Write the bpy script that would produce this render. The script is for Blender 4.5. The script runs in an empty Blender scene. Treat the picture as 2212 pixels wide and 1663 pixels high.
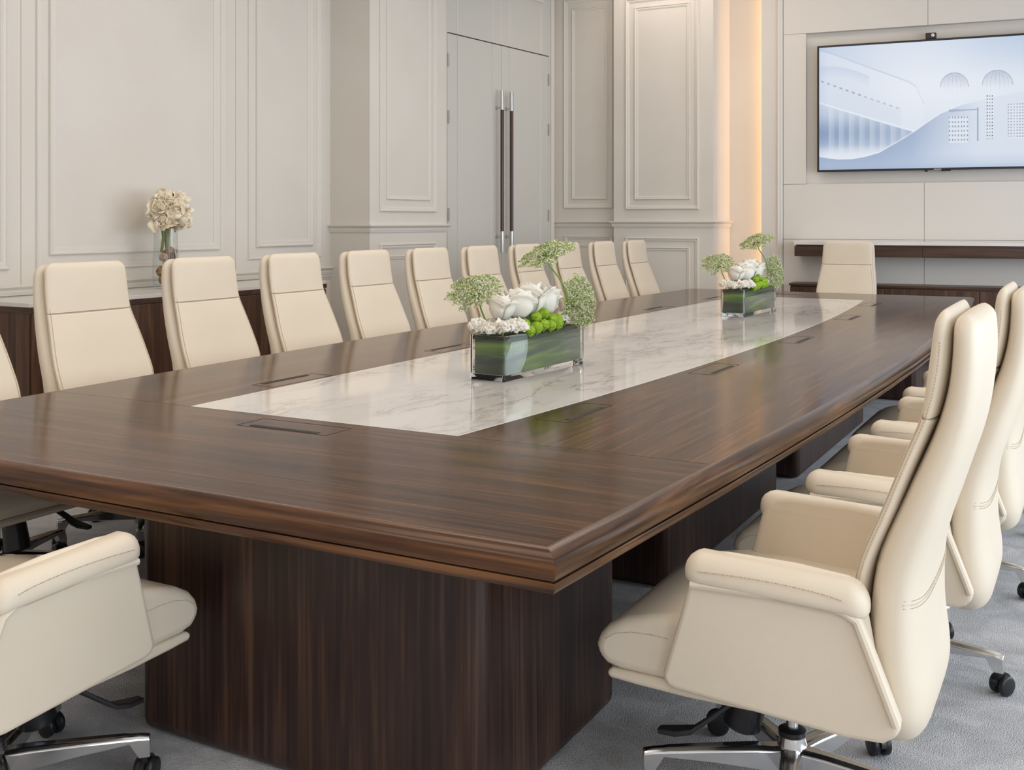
import bpy, bmesh, math, random
from mathutils import Vector, Matrix
C = bpy.context.scene.collection
SC = bpy.context.scene
R = math.radians
rnd = random.Random(7)

# ------------------------------------------------------------------ camera
YAW = 28.574
cam_d = bpy.data.cameras.new('camera')
cam = bpy.data.objects.new('camera', cam_d); C.objects.link(cam)
cam.location = (0, 0, 1.40)
cam.rotation_euler = (R(90), 0, R(YAW))
cam_d.sensor_fit = 'HORIZONTAL'; cam_d.sensor_width = 36.0
cam_d.lens = 2330.0 / 2212.0 * 36.0
cam_d.shift_y = -(831.5 - 478.0) / 2212.0
cam_d.clip_start = 0.05
SC.camera = cam
# ------------------------------------------------------------------ world, exposure
SC.view_settings.view_transform = 'Standard'
SC.view_settings.look = 'None'
SC.view_settings.gamma = 1.0
SC.view_settings.use_curve_mapping = False
SC.view_settings.exposure = -0.10
SC.cycles.use_denoising = True
SC.cycles.max_bounces = 10
SC.cycles.transparent_max_bounces = 24
w = bpy.data.worlds.new('sky'); SC.world = w; w.use_nodes = True
bg = w.node_tree.nodes['Background']; bg.inputs[0].default_value = (0.72, 0.84, 1.0, 1); bg.inputs[1].default_value = 1.0

def area(name, loc, direction, sx, sy, power, col, spread=180):
    d = bpy.data.lights.new(name, 'AREA'); d.shape = 'RECTANGLE'; d.size = sx; d.size_y = sy
    d.energy = power; d.color = col; d.spread = R(spread)
    o = bpy.data.objects.new(name, d); C.objects.link(o)
    o.location = loc; o.rotation_euler = Vector(direction).to_track_quat('-Z', 'Y').to_euler()
    return o
WARM = (1.0, 0.86, 0.73); COOL = (0.82, 0.91, 1.0)
# daylight through the window openings of the right wall
for i, (wy, p) in enumerate([(-1.6, 62), (1.2, 68), (4.0, 82), (6.8, 84), (9.4, 60)]):  # the opening nearest the camera is added, to brighten the foreground
    area('window_daylight_and_fill', (3.12, wy, 1.75), (-1, 0, -0.05), 2.0, 2.5, p, COOL)
# warm ceiling lamps, with two added fills near the camera
for y in (1.0, 4.2, 7.4):
    area('ceiling_lamp_and_fill', (-2.2, y, 4.1), (0, 0, -1), 3.2, 1.6, 36, WARM)
area('ceiling_lamp_and_fill', (-.6, -1.2, 4.1), (-.05, .25, -1), 2.6, 1.4, 40, WARM)  # added fill, brightens the near floor and camera-facing sides
area('ceiling_lamp_and_fill', (-3.8, -1.0, 4.1), (.15, .25, -1), 1.8, 1.4, 24, WARM)  # added fill, lifts the dark carpet at lower left
area('ceiling_lamp_and_fill', (-4.6, 4.8, 4.1), (-0.35, 0, -1), 0.8, 5.0, 17, WARM)
area('ceiling_lamp_and_fill', (-3.2, 9.9, 4.1), (0.1, 0.3, -1), 3.0, 0.7, 20, WARM)
# warm strip hidden behind the left edge of the screen wall
area('cove_strip_lamp', (-3.05, 11.31, 2.0), (-1, 0.35, 0), 4.0, 0.03, 7, (1.0, 0.60, 0.30)).rotation_euler = \
    (Vector((-1, 0.30, 0)).to_track_quat('-Z', 'X').to_euler())

# ------------------------------------------------------------------ materials
def mat(name, col, rough=0.5, metal=0.0, spec=0.5, coat=0.0, coat_rough=0.1):
    m = bpy.data.materials.new(name); m.use_nodes = True
    b = m.node_tree.nodes['Principled BSDF']
    b.inputs['Base Color'].default_value = (*col, 1); b.inputs['Roughness'].default_value = rough
    b.inputs['Metallic'].default_value = metal; b.inputs['Specular IOR Level'].default_value = spec
    b.inputs['Coat Weight'].default_value = coat; b.inputs['Coat Roughness'].default_value = coat_rough
    return m
def N(m, t, **kw):
    n = m.node_tree.nodes.new(t)
    for k, v in kw.items():
        if k in n.inputs: n.inputs[k].default_value = v
        else: setattr(n, k, v)
    return n
def L(m, a, b): m.node_tree.links.new(a, b)
def bsdf(m): return m.node_tree.nodes['Principled BSDF']
def ramp(m, stops):
    r = N(m, 'ShaderNodeValToRGB'); e = r.color_ramp.elements
    while len(e) < len(stops): e.new(0.5)
    for i, (p, c) in enumerate(stops): e[i].position = p; e[i].color = (*c, 1)
    return r
def coords(m, scale=(1, 1, 1), rot=(0, 0, 0), kind='Object'):
    t = N(m, 'ShaderNodeTexCoord'); mp = N(m, 'ShaderNodeMapping')
    mp.inputs['Scale'].default_value = scale; mp.inputs['Rotation'].default_value = rot
    L(m, t.outputs[kind], mp.inputs['Vector']); return mp
def bump(m, src, strength, dist=0.01):
    b = N(m, 'ShaderNodeBump'); b.inputs['Strength'].default_value = strength; b.inputs['Distance'].default_value = dist
    L(m, src, b.inputs['Height']); L(m, b.outputs[0], bsdf(m).inputs['Normal'])

def wood(name, axis, dark, mid, light, rough, coat=0.0, rot=0.0, seed=0.0, streak=60, coat_rough=0.12, spec=0.5):
    m = mat(name, mid, rough, coat=coat, coat_rough=coat_rough, spec=spec)
    def sc(al, ac):
        s = [ac, ac, ac]; s[axis] = al; return tuple(s)
    a = coords(m, sc(0.55, 7.0), (0, 0, rot)); a.inputs['Location'].default_value = (seed, seed * 1.7, seed * .6)
    n1 = N(m, 'ShaderNodeTexNoise'); n1.inputs['Scale'].default_value = 1.6; n1.inputs['Detail'].default_value = 5; n1.inputs['Distortion'].default_value = 1.2
    L(m, a.outputs[0], n1.inputs['Vector'])
    b = coords(m, sc(0.9, streak), (0, 0, rot))
    n2 = N(m, 'ShaderNodeTexNoise'); n2.inputs['Scale'].default_value = 2.0; n2.inputs['Detail'].default_value = 4
    L(m, b.outputs[0], n2.inputs['Vector'])
    mx = N(m, 'ShaderNodeMix'); mx.data_type = 'FLOAT'; mx.inputs[0].default_value = 0.5
    L(m, n1.outputs[0], mx.inputs[2]); L(m, n2.outputs[0], mx.inputs[3])
    r = ramp(m, [(0.33, dark), (0.5, mid), (0.68, light)])
    L(m, mx.outputs[0], r.inputs[0]); L(m, r.outputs[0], bsdf(m).inputs['Base Color'])
    bump(m, n2.outputs[0], 0.04, 0.002)
    return m

def noisy(name, c1, c2, scale, rough, bstr=0.0, bscale=None, detail=4, **kw):
    m = mat(name, c1, rough, **kw)
    mp = coords(m); n = N(m, 'ShaderNodeTexNoise'); n.inputs['Scale'].default_value = scale; n.inputs['Detail'].default_value = detail
    L(m, mp.outputs[0], n.inputs['Vector'])
    r = ramp(m, [(0.35, c1), (0.65, c2)]); L(m, n.outputs[0], r.inputs[0]); L(m, r.outputs[0], bsdf(m).inputs['Base Color'])
    if bstr:
        n2 = N(m, 'ShaderNodeTexNoise'); n2.inputs['Scale'].default_value = bscale or scale; n2.inputs['Detail'].default_value = 3
        L(m, mp.outputs[0], n2.inputs['Vector']); bump(m, n2.outputs[0], bstr, 0.004)
    return m

M = {}
M['wall'] = noisy('wall_fabric', (0.70, 0.655, 0.595), (0.73, 0.69, 0.635), 1.4, 0.75, 0.05, 260)
M['trim'] = mat('painted_trim', (0.73, 0.69, 0.63), 0.5)
M['paint'] = mat('painted_panel', (0.73, 0.685, 0.63), 0.55)
M['door'] = mat('painted_door', (0.64, 0.625, 0.58), 0.5)
M['ceil'] = mat('ceiling_paint', (0.78, 0.76, 0.72), 0.8)
M['gap'] = mat('dark_gap', (0.03, 0.026, 0.022), 0.7)
M['leather'] = noisy('cream_leather', (0.74, 0.64, 0.505), (0.77, 0.67, 0.535), 3.0, 0.48, 0.10, 420, spec=0.35)
M['seam'] = mat('leather_seam', (0.58, 0.49, 0.375), 0.7)
M['stitch'] = mat('thread', (0.48, 0.38, 0.27), 0.8)
M['chrome'] = mat('polished_aluminium', (0.72, 0.72, 0.73), 0.16, metal=1.0)
M['black'] = mat('black_plastic', (0.012, 0.012, 0.014), 0.38)
M['steel'] = mat('door_steel', (0.62, 0.61, 0.60), 0.25, metal=1.0)
WD, WM, WL = (0.022, 0.0075, 0.003), (0.068, 0.0255, 0.0095), (0.165, 0.072, 0.029)
M['wood_top_y'] = wood('walnut_top_along', 1, WD, WM, WL, 0.14, rot=R(5), spec=0.11, streak=48)
M['wood_top_x'] = wood('walnut_top_across', 0, WD, WM, WL, 0.14, seed=3.1, spec=0.11, streak=48)
M['wood_edge_y'] = wood('walnut_edge_along', 1, (0.018, 0.0065, 0.003), (0.075, 0.030, 0.0125), (0.20, 0.092, 0.038), 0.20, coat=0.05, spec=0.35, streak=30)
M['wood_edge_x'] = wood('walnut_edge_across', 0, (0.018, 0.0065, 0.003), (0.075, 0.030, 0.0125), (0.20, 0.092, 0.038), 0.20, coat=0.05, spec=0.35, streak=30)
M['wood_base'] = wood('walnut_base', 2, (0.011, 0.0038, 0.003), (0.033, 0.0130, 0.0078), (0.095, 0.046, 0.026), 0.36, streak=42)
M['wood_board'] = wood('walnut_sideboard', 2, (0.030, 0.012, 0.007), (0.075, 0.034, 0.019), (0.15, 0.075, 0.04), 0.36, streak=30, seed=5)
M['wood_console'] = wood('walnut_console', 0, (0.026, 0.010, 0.006), (0.060, 0.026, 0.015), (0.11, 0.052, 0.03), 0.36, streak=30, seed=8)
M['wood_grip'] = wood('walnut_grip', 2, (0.03, 0.010, 0.006), (0.07, 0.026, 0.015), (0.11, 0.045, 0.025), 0.3, streak=60)

def marble():
    m = mat('white_marble', (0.74, 0.70, 0.66), 0.07, spec=0.6)
    mp = coords(m, (1.9, 0.62, 1.9), (0, 0, R(14)))
    n = N(m, 'ShaderNodeTexNoise'); n.inputs['Scale'].default_value = 3.0; n.inputs['Detail'].default_value = 10; n.inputs['Roughness'].default_value = 0.66; n.inputs['Distortion'].default_value = 0.35
    L(m, mp.outputs[0], n.inputs['Vector'])
    s = N(m, 'ShaderNodeMath', operation='SUBTRACT'); L(m, n.outputs[0], s.inputs[0]); s.inputs[1].default_value = 0.5
    a = N(m, 'ShaderNodeMath', operation='ABSOLUTE'); L(m, s.outputs[0], a.inputs[0])
    r = ramp(m, [(0.0, (0.36, 0.32, 0.31)), (0.012, (0.58, 0.54, 0.515)), (0.045, (0.72, 0.685, 0.65))])
    L(m, a.outputs[0], r.inputs[0])
    n2 = N(m, 'ShaderNodeTexNoise'); n2.inputs['Scale'].default_value = 1.6; n2.inputs['Detail'].default_value = 4
    L(m, mp.outputs[0], n2.inputs['Vector'])
    r2 = ramp(m, [(0.42, (1, 1, 1)), (0.7, (0.86, 0.84, 0.84))]); L(m, n2.outputs[0], r2.inputs[0])
    r3 = ramp(m, [(0.40, (1, 1, 1)), (0.60, (0, 0, 0))]); L(m, n2.outputs[0], r3.inputs[0])
    mk = N(m, 'ShaderNodeMix'); mk.data_type = 'RGBA'; L(m, r3.outputs[0], mk.inputs[0])
    L(m, r.outputs[0], mk.inputs[6]); mk.inputs[7].default_value = (0.73, 0.695, 0.665, 1)
    mm = N(m, 'ShaderNodeMix'); mm.data_type = 'RGBA'; mm.blend_type = 'MULTIPLY'; mm.inputs[0].default_value = 1.0
    L(m, mk.outputs[2], mm.inputs[6]); L(m, r2.outputs[0], mm.inputs[7])
    L(m, mm.outputs[2], bsdf(m).inputs['Base Color'])
    return m
M['marble'] = marble()
M['marble_top'] = noisy('white_counter_marble', (0.80, 0.78, 0.75), (0.74, 0.71, 0.68), 2.5, 0.12)
M['marble_trim'] = mat('pale_stone_edge', (0.86, 0.84, 0.80), 0.12)

def carpet():
    m = mat('grey_carpet', (0.40, 0.40, 0.42), 0.95, spec=0.1)
    mp = coords(m)
    n = N(m, 'ShaderNodeTexNoise'); n.inputs['Scale'].default_value = 240; n.inputs['Detail'].default_value = 2
    n2 = N(m, 'ShaderNodeTexNoise'); n2.inputs['Scale'].default_value = 5; n2.inputs['Detail'].default_value = 6; n2.inputs['Distortion'].default_value = 1.5
    L(m, mp.outputs[0], n.inputs['Vector']); L(m, mp.outputs[0], n2.inputs['Vector'])
    mx = N(m, 'ShaderNodeMix'); mx.data_type = 'FLOAT'; mx.inputs[0].default_value = 0.45
    L(m, n.outputs[0], mx.inputs[2]); L(m, n2.outputs[0], mx.inputs[3])
    r = ramp(m, [(0.36, (0.42, 0.415, 0.425)), (0.62, (0.68, 0.67, 0.68))]); L(m, mx.outputs[0], r.inputs[0]); L(m, r.outputs[0], bsdf(m).inputs['Base Color'])
    bump(m, mx.outputs[0], 0.9, 0.012)
    return m
M['carpet'] = carpet()

def glass(name, tint, fac_add=0.03):
    m = bpy.data.materials.new(name); m.use_nodes = True; nt = m.node_tree
    nt.nodes.remove(nt.nodes['Principled BSDF']); out = nt.nodes['Material Output']
    t = N(m, 'ShaderNodeBsdfTransparent'); t.inputs[0].default_value = (*tint, 1)
    g = N(m, 'ShaderNodeBsdfGlossy'); g.inputs['Roughness'].default_value = 0.02
    f = N(m, 'ShaderNodeFresnel'); f.inputs[0].default_value = 1.45
    ad = N(m, 'ShaderNodeMath', operation='ADD'); L(m, f.outputs[0], ad.inputs[0]); ad.inputs[1].default_value = fac_add
    mx = N(m, 'ShaderNodeMixShader'); ge = N(m, 'ShaderNodeNewGeometry'); inv = N(m, 'ShaderNodeMath', operation='SUBTRACT'); inv.inputs[0].default_value = 1.0; L(m, ge.outputs['Backfacing'], inv.inputs[1])
    mu = N(m, 'ShaderNodeMath', operation='MULTIPLY'); mu.use_clamp = True; L(m, ad.outputs[0], mu.inputs[0]); L(m, inv.outputs[0], mu.inputs[1])
    L(m, mu.outputs[0], mx.inputs[0]); L(m, t.outputs[0], mx.inputs[1]); L(m, g.outputs[0], mx.inputs[2])
    L(m, mx.outputs[0], out.inputs[0]); return m
M['glass'] = glass('clear_glass', (0.95, 0.96, 0.955), 0.0)
def clear(name, col):
    m = mat(name, col, 0.0); b = bsdf(m); b.inputs['Transmission Weight'].default_value = 1.0; b.inputs['IOR'].default_value = 1.47; return m
M['vase_glass'] = clear('thick_vase_glass', (0.97, 0.98, 0.975))

def leafband():
    m = mat('leaf_lining', (0.03, 0.07, 0.02), 0.35)
    mp = coords(m, (1, 0.7, 7.0), (R(-7), 0, 0))
    n = N(m, 'ShaderNodeTexNoise'); n.inputs['Scale'].default_value = 2.2; n.inputs['Detail'].default_value = 3; n.inputs['Distortion'].default_value = 0.6
    L(m, mp.outputs[0], n.inputs['Vector'])
    r = ramp(m, [(0.34, (0.010, 0.020, 0.008)), (0.48, (0.03, 0.095, 0.012)), (0.66, (0.27, 0.42, 0.03))])
    L(m, n.outputs[0], r.inputs[0]); L(m, r.outputs[0], bsdf(m).inputs['Base Color']); return m
M['leafband'] = leafband()
M['moss'] = noisy('dark_foam', (0.01, 0.02, 0.008), (0.03, 0.06, 0.02), 60, 0.9)
M['rose'] = noisy('ivory_petal', (0.86, 0.82, 0.72), (0.90, 0.87, 0.80), 12, 0.55)
M['carn'] = noisy('white_petal', (0.82, 0.77, 0.66), (0.88, 0.85, 0.77), 20, 0.6)
M['pom'] = noisy('lime_pompon', (0.16, 0.30, 0.004), (0.33, 0.48, 0.02), 90, 0.7, 0.5, 200)
M['stem'] = mat('green_stem', (0.20, 0.33, 0.07), 0.5)
M['floret'] = noisy('lace_floret_green', (0.25, 0.38, 0.08), (0.42, 0.52, 0.18), 160, 0.7)
M['floret2'] = noisy('lace_floret_cream', (0.66, 0.64, 0.42), (0.80, 0.77, 0.60), 160, 0.7)
M['bouquet'] = noisy('cream_petal', (0.84, 0.72, 0.53), (0.90, 0.81, 0.66), 18, 0.65)
M['stem2'] = mat('olive_stem', (0.22, 0.22, 0.05), 0.5)
M['pod'] = noisy('brown_pod', (0.16, 0.075, 0.025), (0.42, 0.24, 0.09), 60, 0.8, 0.8, 90)
M['podpale'] = noisy('pale_pod', (0.34, 0.22, 0.15), (0.55, 0.42, 0.32), 60, 0.8, 0.8, 120)
M['silver'] = noisy('silver_mesh', (0.25, 0.24, 0.22), (0.8, 0.79, 0.77), 130, 0.3, 0.9, 130, metal=0.8)

# ------------------------------------------------------------------ mesh helpers
def link(name, bm, m, parent=None, smooth=True, bevel=0, seg=2, angle=40):
    me = bpy.data.meshes.new(name)
    bmesh.ops.recalc_face_normals(bm, faces=bm.faces)
    bm.to_mesh(me); bm.free()
    for x in (m if isinstance(m, (list, tuple)) else [m]): me.materials.append(x)
    if smooth:
        me.shade_smooth(); me.set_sharp_from_angle(angle=R(angle))
    o = bpy.data.objects.new(name, me); C.objects.link(o)
    if parent: o.parent = parent
    if bevel:
        md = o.modifiers.new('bevel', 'BEVEL'); md.width = bevel; md.segments = seg; md.limit_method = 'ANGLE'; md.angle_limit = R(35); md.harden_normals = False
    return o
def thing(name, label, cat, loc=(0, 0, 0), rz=0, group=None):
    o = bpy.data.objects.new(name, None); C.objects.link(o); o.empty_display_size = .1
    o.location = loc; o.rotation_euler = (0, 0, rz); tag(o, label, cat, group); return o
def tag(o, label, cat, group=None):
    o['label'] = label; o['category'] = cat
    if group: o['group'] = group
    return o
def struct(name, bm, m, parent=None, **k):
    o = link(name, bm, m, parent, **k)
    if not parent: o['kind'] = 'structure'
    return o
def box(bm, x0, x1, y0, y1, z0, z1, mi=0, T=None):
    vs = [bm.verts.new(T(Vector(p)) if T else p) for p in [(x0, y0, z0), (x1, y0, z0), (x1, y1, z0), (x0, y1, z0), (x0, y0, z1), (x1, y0, z1), (x1, y1, z1), (x0, y1, z1)]]
    for f in [(0, 3, 2, 1), (4, 5, 6, 7), (0, 1, 5, 4), (1, 2, 6, 5), (2, 3, 7, 6), (3, 0, 4, 7)]:
        bm.faces.new([vs[i] for i in f]).material_index = mi
    return vs
def rings(bm, rs, closed=True, cap=True, mi=0, loop=False):
    """skin a list of rings of points"""
    V = [[bm.verts.new(p) for p in r] for r in rs]
    n = len(V[0]); k = len(V)
    for i in range(k if loop else k - 1):
        a, b = V[i], V[(i + 1) % k]
        for j in range(n if closed else n - 1):
            bm.faces.new((a[j], a[(j + 1) % n], b[(j + 1) % n], b[j])).material_index = mi
    if cap and not loop and closed:
        bm.faces.new(V[0][::-1]).material_index = mi; bm.faces.new(V[-1]).material_index = mi
    return V
def tube(bm, pts, r, n=8, cap=True, mi=0, loop=False):
    pts = [Vector(p) for p in pts]; rs = []
    k = len(pts)
    prev = None
    for i, p in enumerate(pts):
        if loop: t = pts[(i + 1) % k] - pts[i - 1]
        else: t = pts[min(i + 1, k - 1)] - pts[max(i - 1, 0)]
        t.normalize()
        if prev is None:
            u = t.orthogonal().normalized()
        else:
            u = (prev - t * prev.dot(t)); u = u.normalized() if u.length > 1e-6 else t.orthogonal().normalized()
        prev = u; v = t.cross(u)
        rr = r[i] if isinstance(r, (list, tuple)) else r
        rs.append([p + (u * math.cos(a) + v * math.sin(a)) * rr for a in [2 * math.pi * j / n for j in range(n)]])
    rings(bm, rs, cap=cap, mi=mi, loop=loop)
def lathe(bm, prof, n=32, center=(0, 0, 0), mi=0, cap=True):
    cx, cy, cz = center
    rings(bm, [[(cx + r * math.cos(a), cy + r * math.sin(a), cz + z) for a in [2 * math.pi * j / n for j in range(n)]] for r, z in prof], cap=cap, mi=mi)
def extrude_poly(bm, poly, f0, f1, mi=0):
    """poly list of 2-tuples; f0,f1 map them to 3-D"""
    a = [bm.verts.new(f0(*p)) for p in poly]; b = [bm.verts.new(f1(*p)) for p in poly]
    n = len(poly)
    bm.faces.new(a[::-1]).material_index = mi; bm.faces.new(b).material_index = mi
    for i in range(n): bm.faces.new((a[i], a[(i + 1) % n], b[(i + 1) % n], b[i])).material_index = mi
def lerp_tab(tab, z):
    if z <= tab[0][0]: return tab[0][1]
    for i in range(len(tab) - 1):
        z0, v0 = tab[i]; z1, v1 = tab[i + 1]
        if z <= z1:
            t = (z - z0) / (z1 - z0)
            # monotone smooth between slopes (Catmull-Rom)
            vm = tab[i - 1][1] if i > 0 else v0; zm = tab[i - 1][0] if i > 0 else z0 - (z1 - z0)
            vp = tab[i + 2][1] if i + 2 < len(tab) else v1; zp = tab[i + 2][0] if i + 2 < len(tab) else z1 + (z1 - z0)
            m0 = (v1 - vm) / (z1 - zm) * (z1 - z0); m1 = (vp - v0) / (zp - z0) * (z1 - z0)
            return (2*t**3-3*t**2+1)*v0 + (t**3-2*t**2+t)*m0 + (-2*t**3+3*t**2)*v1 + (t**3-t**2)*m1
    return tab[-1][1]

# a vertical wall plane: origin O (x,y), direction U along it, outward normal Nn into the room
class Plane:
    def __init__(s, O, U, flip=False):
        s.O = Vector((O[0], O[1], 0)); s.U = Vector((U[0], U[1], 0)).normalized()
        s.N = Vector((s.U.y, -s.U.x, 0)) * (-1 if flip else 1)
    def p(s, u, n, z): return s.O + s.U * u + s.N * n + Vector((0, 0, z))
    def T(s): return lambda v: s.p(v.x, v.y, v.z)

TRIM = [0]
def frame(pl, u0, u1, z0, z1, wd=0.045, h=0.020):
    prof = [(0, 0), (0, .55), (.10, .9), (.25, 1.0), (.38, .8), (.45, .55), (.62, .62), (.8, .5), (.9, .28), (1, .22), (1, 0)]
    bm = bmesh.new(); rs = []
    for t, n in prof:
        d = t * wd
        rs.append([pl.p(u0 + d, n * h, z0 + d), pl.p(u1 - d, n * h, z0 + d), pl.p(u1 - d, n * h, z1 - d), pl.p(u0 + d, n * h, z1 - d)])
    rings(bm, rs, closed=True, cap=False)
    TRIM[0] += 1
    return struct('trim_%d' % TRIM[0], bm, M['trim'], angle=25)
RAILP = [(0, 0), (.010, 0), (.012, .012), (.016, .018), (.018, .036), (.030, .046), (.040, .054), (.042, .062), (.038, .066), (.0, .066)]
def rail(pl, u0, u1, z, e0=0, e1=0, sc=1.0, prof=RAILP, m=None):
    bm = bmesh.new()
    rings(bm, [[pl.p(u0 - e0 * n * sc, n * sc, z + zz * sc) for n, zz in prof], [pl.p(u1 + e1 * n * sc, n * sc, z + zz * sc) for n, zz in prof]])
    TRIM[0] += 1
    return struct('trim_%d' % TRIM[0], bm, m or M['trim'], angle=25)

ZC = 4.2
# ------------------------------------------------------------------ room shell
bm = bmesh.new(); box(bm, -7, 4.2, -3.2, 13, -0.1, 0); struct('floor', bm, M['carpet'], smooth=False)
bm = bmesh.new(); box(bm, -7, 4.2, -3.2, 13, ZC, ZC + .1); struct('ceiling', bm, M['ceil'], smooth=False)
bm = bmesh.new(); box(bm, -6.0, -5.85, -3.2, 7.45, 0, ZC); struct('wall_left', bm, M['wall'], smooth=False)
bm = bmesh.new(); box(bm, -6.0, 3.3, -3.3, -3.2, 0, ZC); struct('wall_back', bm, M['wall'], smooth=False)
bm = bmesh.new(); box(bm, -6.2, -5.43, 7.45, 8.662, 0, ZC); struct('wall_pillar', bm, M['wall'], smooth=False)
# right wall with four window openings and one added to light the camera side
bm = bmesh.new()
ys = [(-3.2, -2.7), (-.5, 0.1), (2.3, 2.9), (5.1, 5.7), (7.9, 8.4), (10.4, 12.6)]
for a, b in ys: box(bm, 3.15, 3.35, a, b, 0, ZC)
for (a, b), (c, d) in zip(ys, ys[1:]):
    box(bm, 3.15, 3.35, b, c, 0, 0.4); box(bm, 3.15, 3.35, b, c, 3.1, ZC)
struct('wall_right', bm, M['wall'], smooth=False)
for i, ((a, b), (c, d)) in enumerate(zip(ys, ys[1:])):
    bm = bmesh.new()
    for y in (b, (b + c) / 2 - .02, c - .04): box(bm, 3.2, 3.28, y, y + .04, .4, 3.1)
    for z in (.4, 3.06): box(bm, 3.2, 3.28, b, c, z, z + .04)
    struct('window_%d' % (i + 1), bm, M['paint'], smooth=False)  # the first one frames the opening added for light

# left wall panelling (plane faces +x)
PLf = Plane((-5.85, 0), (0, 1))
for u0, u1, z0 in [(2.7, 4.31, 1.105)]:
    frame(PLf, u0, u1, z0, 3.6, .05, .022)
frame(PLf, 4.505, 6.165, 1.085, 3.75, .04, .016)
frame(PLf, 4.60, 6.10, 1.185, 3.65, .055, .022)
frame(PLf, 6.42, 7.31, 1.10, 3.75, .04, .016)
frame(PLf, 6.51, 7.20, 1.195, 3.65, .055, .022)
for u in (4.40, 6.285):
    bm = bmesh.new(); box(bm, u - .003, u + .003, -.001, .0015, 0, ZC, T=PLf.T()); TRIM[0] += 1
    struct('trim_%d' % TRIM[0], bm, M['seam'], smooth=False)
rail(PLf, -3.2, 7.45, .945, sc=0.95)
rail(PLf, -3.2, 7.45, .90, sc=0.45)
frame(PLf, 2.7, 4.31, .16, .845, .05, .022)
frame(PLf, 2.8, 4.22, .24, .765, .04, .016)
rail(PLf, -3.2, 7.45, 0, sc=1.6)

# pillar: side faces -y, front faces +x
PS = Plane((-5.85, 7.45), (1, 0)); PF = Plane((-5.43, 7.45), (0, 1))
rail(PS, 0, .42, 1.305, 0, 1); rail(PF, 0, 1.21, 1.305, 1, 1)
rail(PS, 0, .42, 0, 0, 1, sc=1.6); rail(PF, 0, 1.21, 0, 1, 1, sc=1.6)
frame(PF, .135, 1.03, 1.485, 3.78, .045, .020); frame(PF, .24, .93, 1.59, 3.68, .035, .014)
frame(PF, .135, 1.03, .20, 1.205, .045, .020); frame(PF, .24, .93, .30, 1.10, .035, .014)

# door wall
A = Vector((-5.61, 8.95)); B = Vector((-5.42, 10.95))
PD = Plane(A, B - A)
LEN = (B - A).length
HZ = 3.25
bm = bmesh.new(); T = PD.T()
box(bm, -.5, LEN, -.14, -.03, 0, ZC, T=T)          # backing
box(bm, -.5, LEN, -.03, 0, HZ + .006, ZC, T=T)      # over-door panel
box(bm, -.5, .022, -.03, 0, 0, HZ + .006, T=T); box(bm, 1.895, LEN, -.03, 0, 0, HZ + .006, T=T)
struct('wall_door_side', bm, M['door'], smooth=False)
bm = bmesh.new(); box(bm, .02, 1.897, -.029, -.020, HZ - .006, HZ + .008, T=T); TRIM[0] += 1
struct('trim_%d' % TRIM[0], bm, M['gap'], smooth=False)
for u in (.178, .79, .935, 1.105, 1.73):
    bm = bmesh.new(); rings(bm, [[PD.p(u - .010, 0, z), PD.p(u - .006, .008, z), PD.p(u + .004, .010, z), PD.p(u + .012, 0, z)] for z in (HZ + .01, 3.80 if u > 1 else ZC)]); TRIM[0] += 1
    struct('trim_%d' % TRIM[0], bm, M['trim'], smooth=False)
frame(PD, 1.10, 1.76, 3.82, 4.19, .04, .018)
bm = bmesh.new()
rings(bm, [[PD.p(1.915, 0, z), PD.p(1.915, .022, z), PD.p(1.93, .03, z), PD.p(1.95, .018, z), PD.p(1.975, .024, z), PD.p(1.985, 0, z)] for z in (0, ZC)]); TRIM[0] += 1
struct('trim_%d' % TRIM[0], bm, M['trim'], angle=25)
def leaf(i, u0, u1, p0, p1, hu, side):
    bm = bmesh.new(); box(bm, u0, u1, -.03, 0, .01, HZ - .006, T=T)
    d = struct('door_%d' % i, bm, M['door'], smooth=False)
    bm = bmesh.new()
    for u, s in ((p0, 1), (p1, -1)):
        rings(bm, [[PD.p(u - s * .012, 0, z), PD.p(u - s * .008, .008, z), PD.p(u + s * .006, .010, z), PD.p(u + s * .014, 0, z)] for z in (.012, HZ - .008)])
    link('panel_moulding', bm, M['door'], d, smooth=False)
    bm = bmesh.new(); off = .075
    for z0, z1, r, mi in [(1.075, 1.295, .0205, 0), (1.295, 2.56, .019, 1), (2.56, 2.765, .0205, 0)]:
        c = PD.p(hu, off, 0); lathe(bm, [(r, z0), (r, z1)], 20, (c.x, c.y, 0), mi)
    for z in (1.24, 2.585):
        tube(bm, [PD.p(hu, 0, z), PD.p(hu, off, z)], .009, 10)
        c = PD.p(hu, 0, z); tube(bm, [PD.p(hu, 0, z), PD.p(hu, .006, z)], .02, 14)
    h = link('pull_handle', bm, [M['steel'], M['wood_grip']], d); h['label'] = 'tall bar handle of dark wood with chrome ends'
    for z0, z1 in [(2.92, 3.05), (2.36, 2.49), (1.4, 1.53)]:
        hu2 = u0 + .012 if side < 0 else u1 - .012
        bm = bmesh.new(); box(bm, hu2 - .011, hu2 + .011, 0, .008, z0, z1, T=T)
        for k in range(5): box(bm, hu2 - .012, hu2 + .012, .004, .0095, z0 + .012 + k * .023, z0 + .024 + k * .023, T=T)
        link('hinge', bm, M['steel'], d, smooth=False)
leaf(1, .026, .955, .19, .785, .862, -1)
leaf(2, .960, 1.891, 1.11, 1.73, 1.037, 1)

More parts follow.
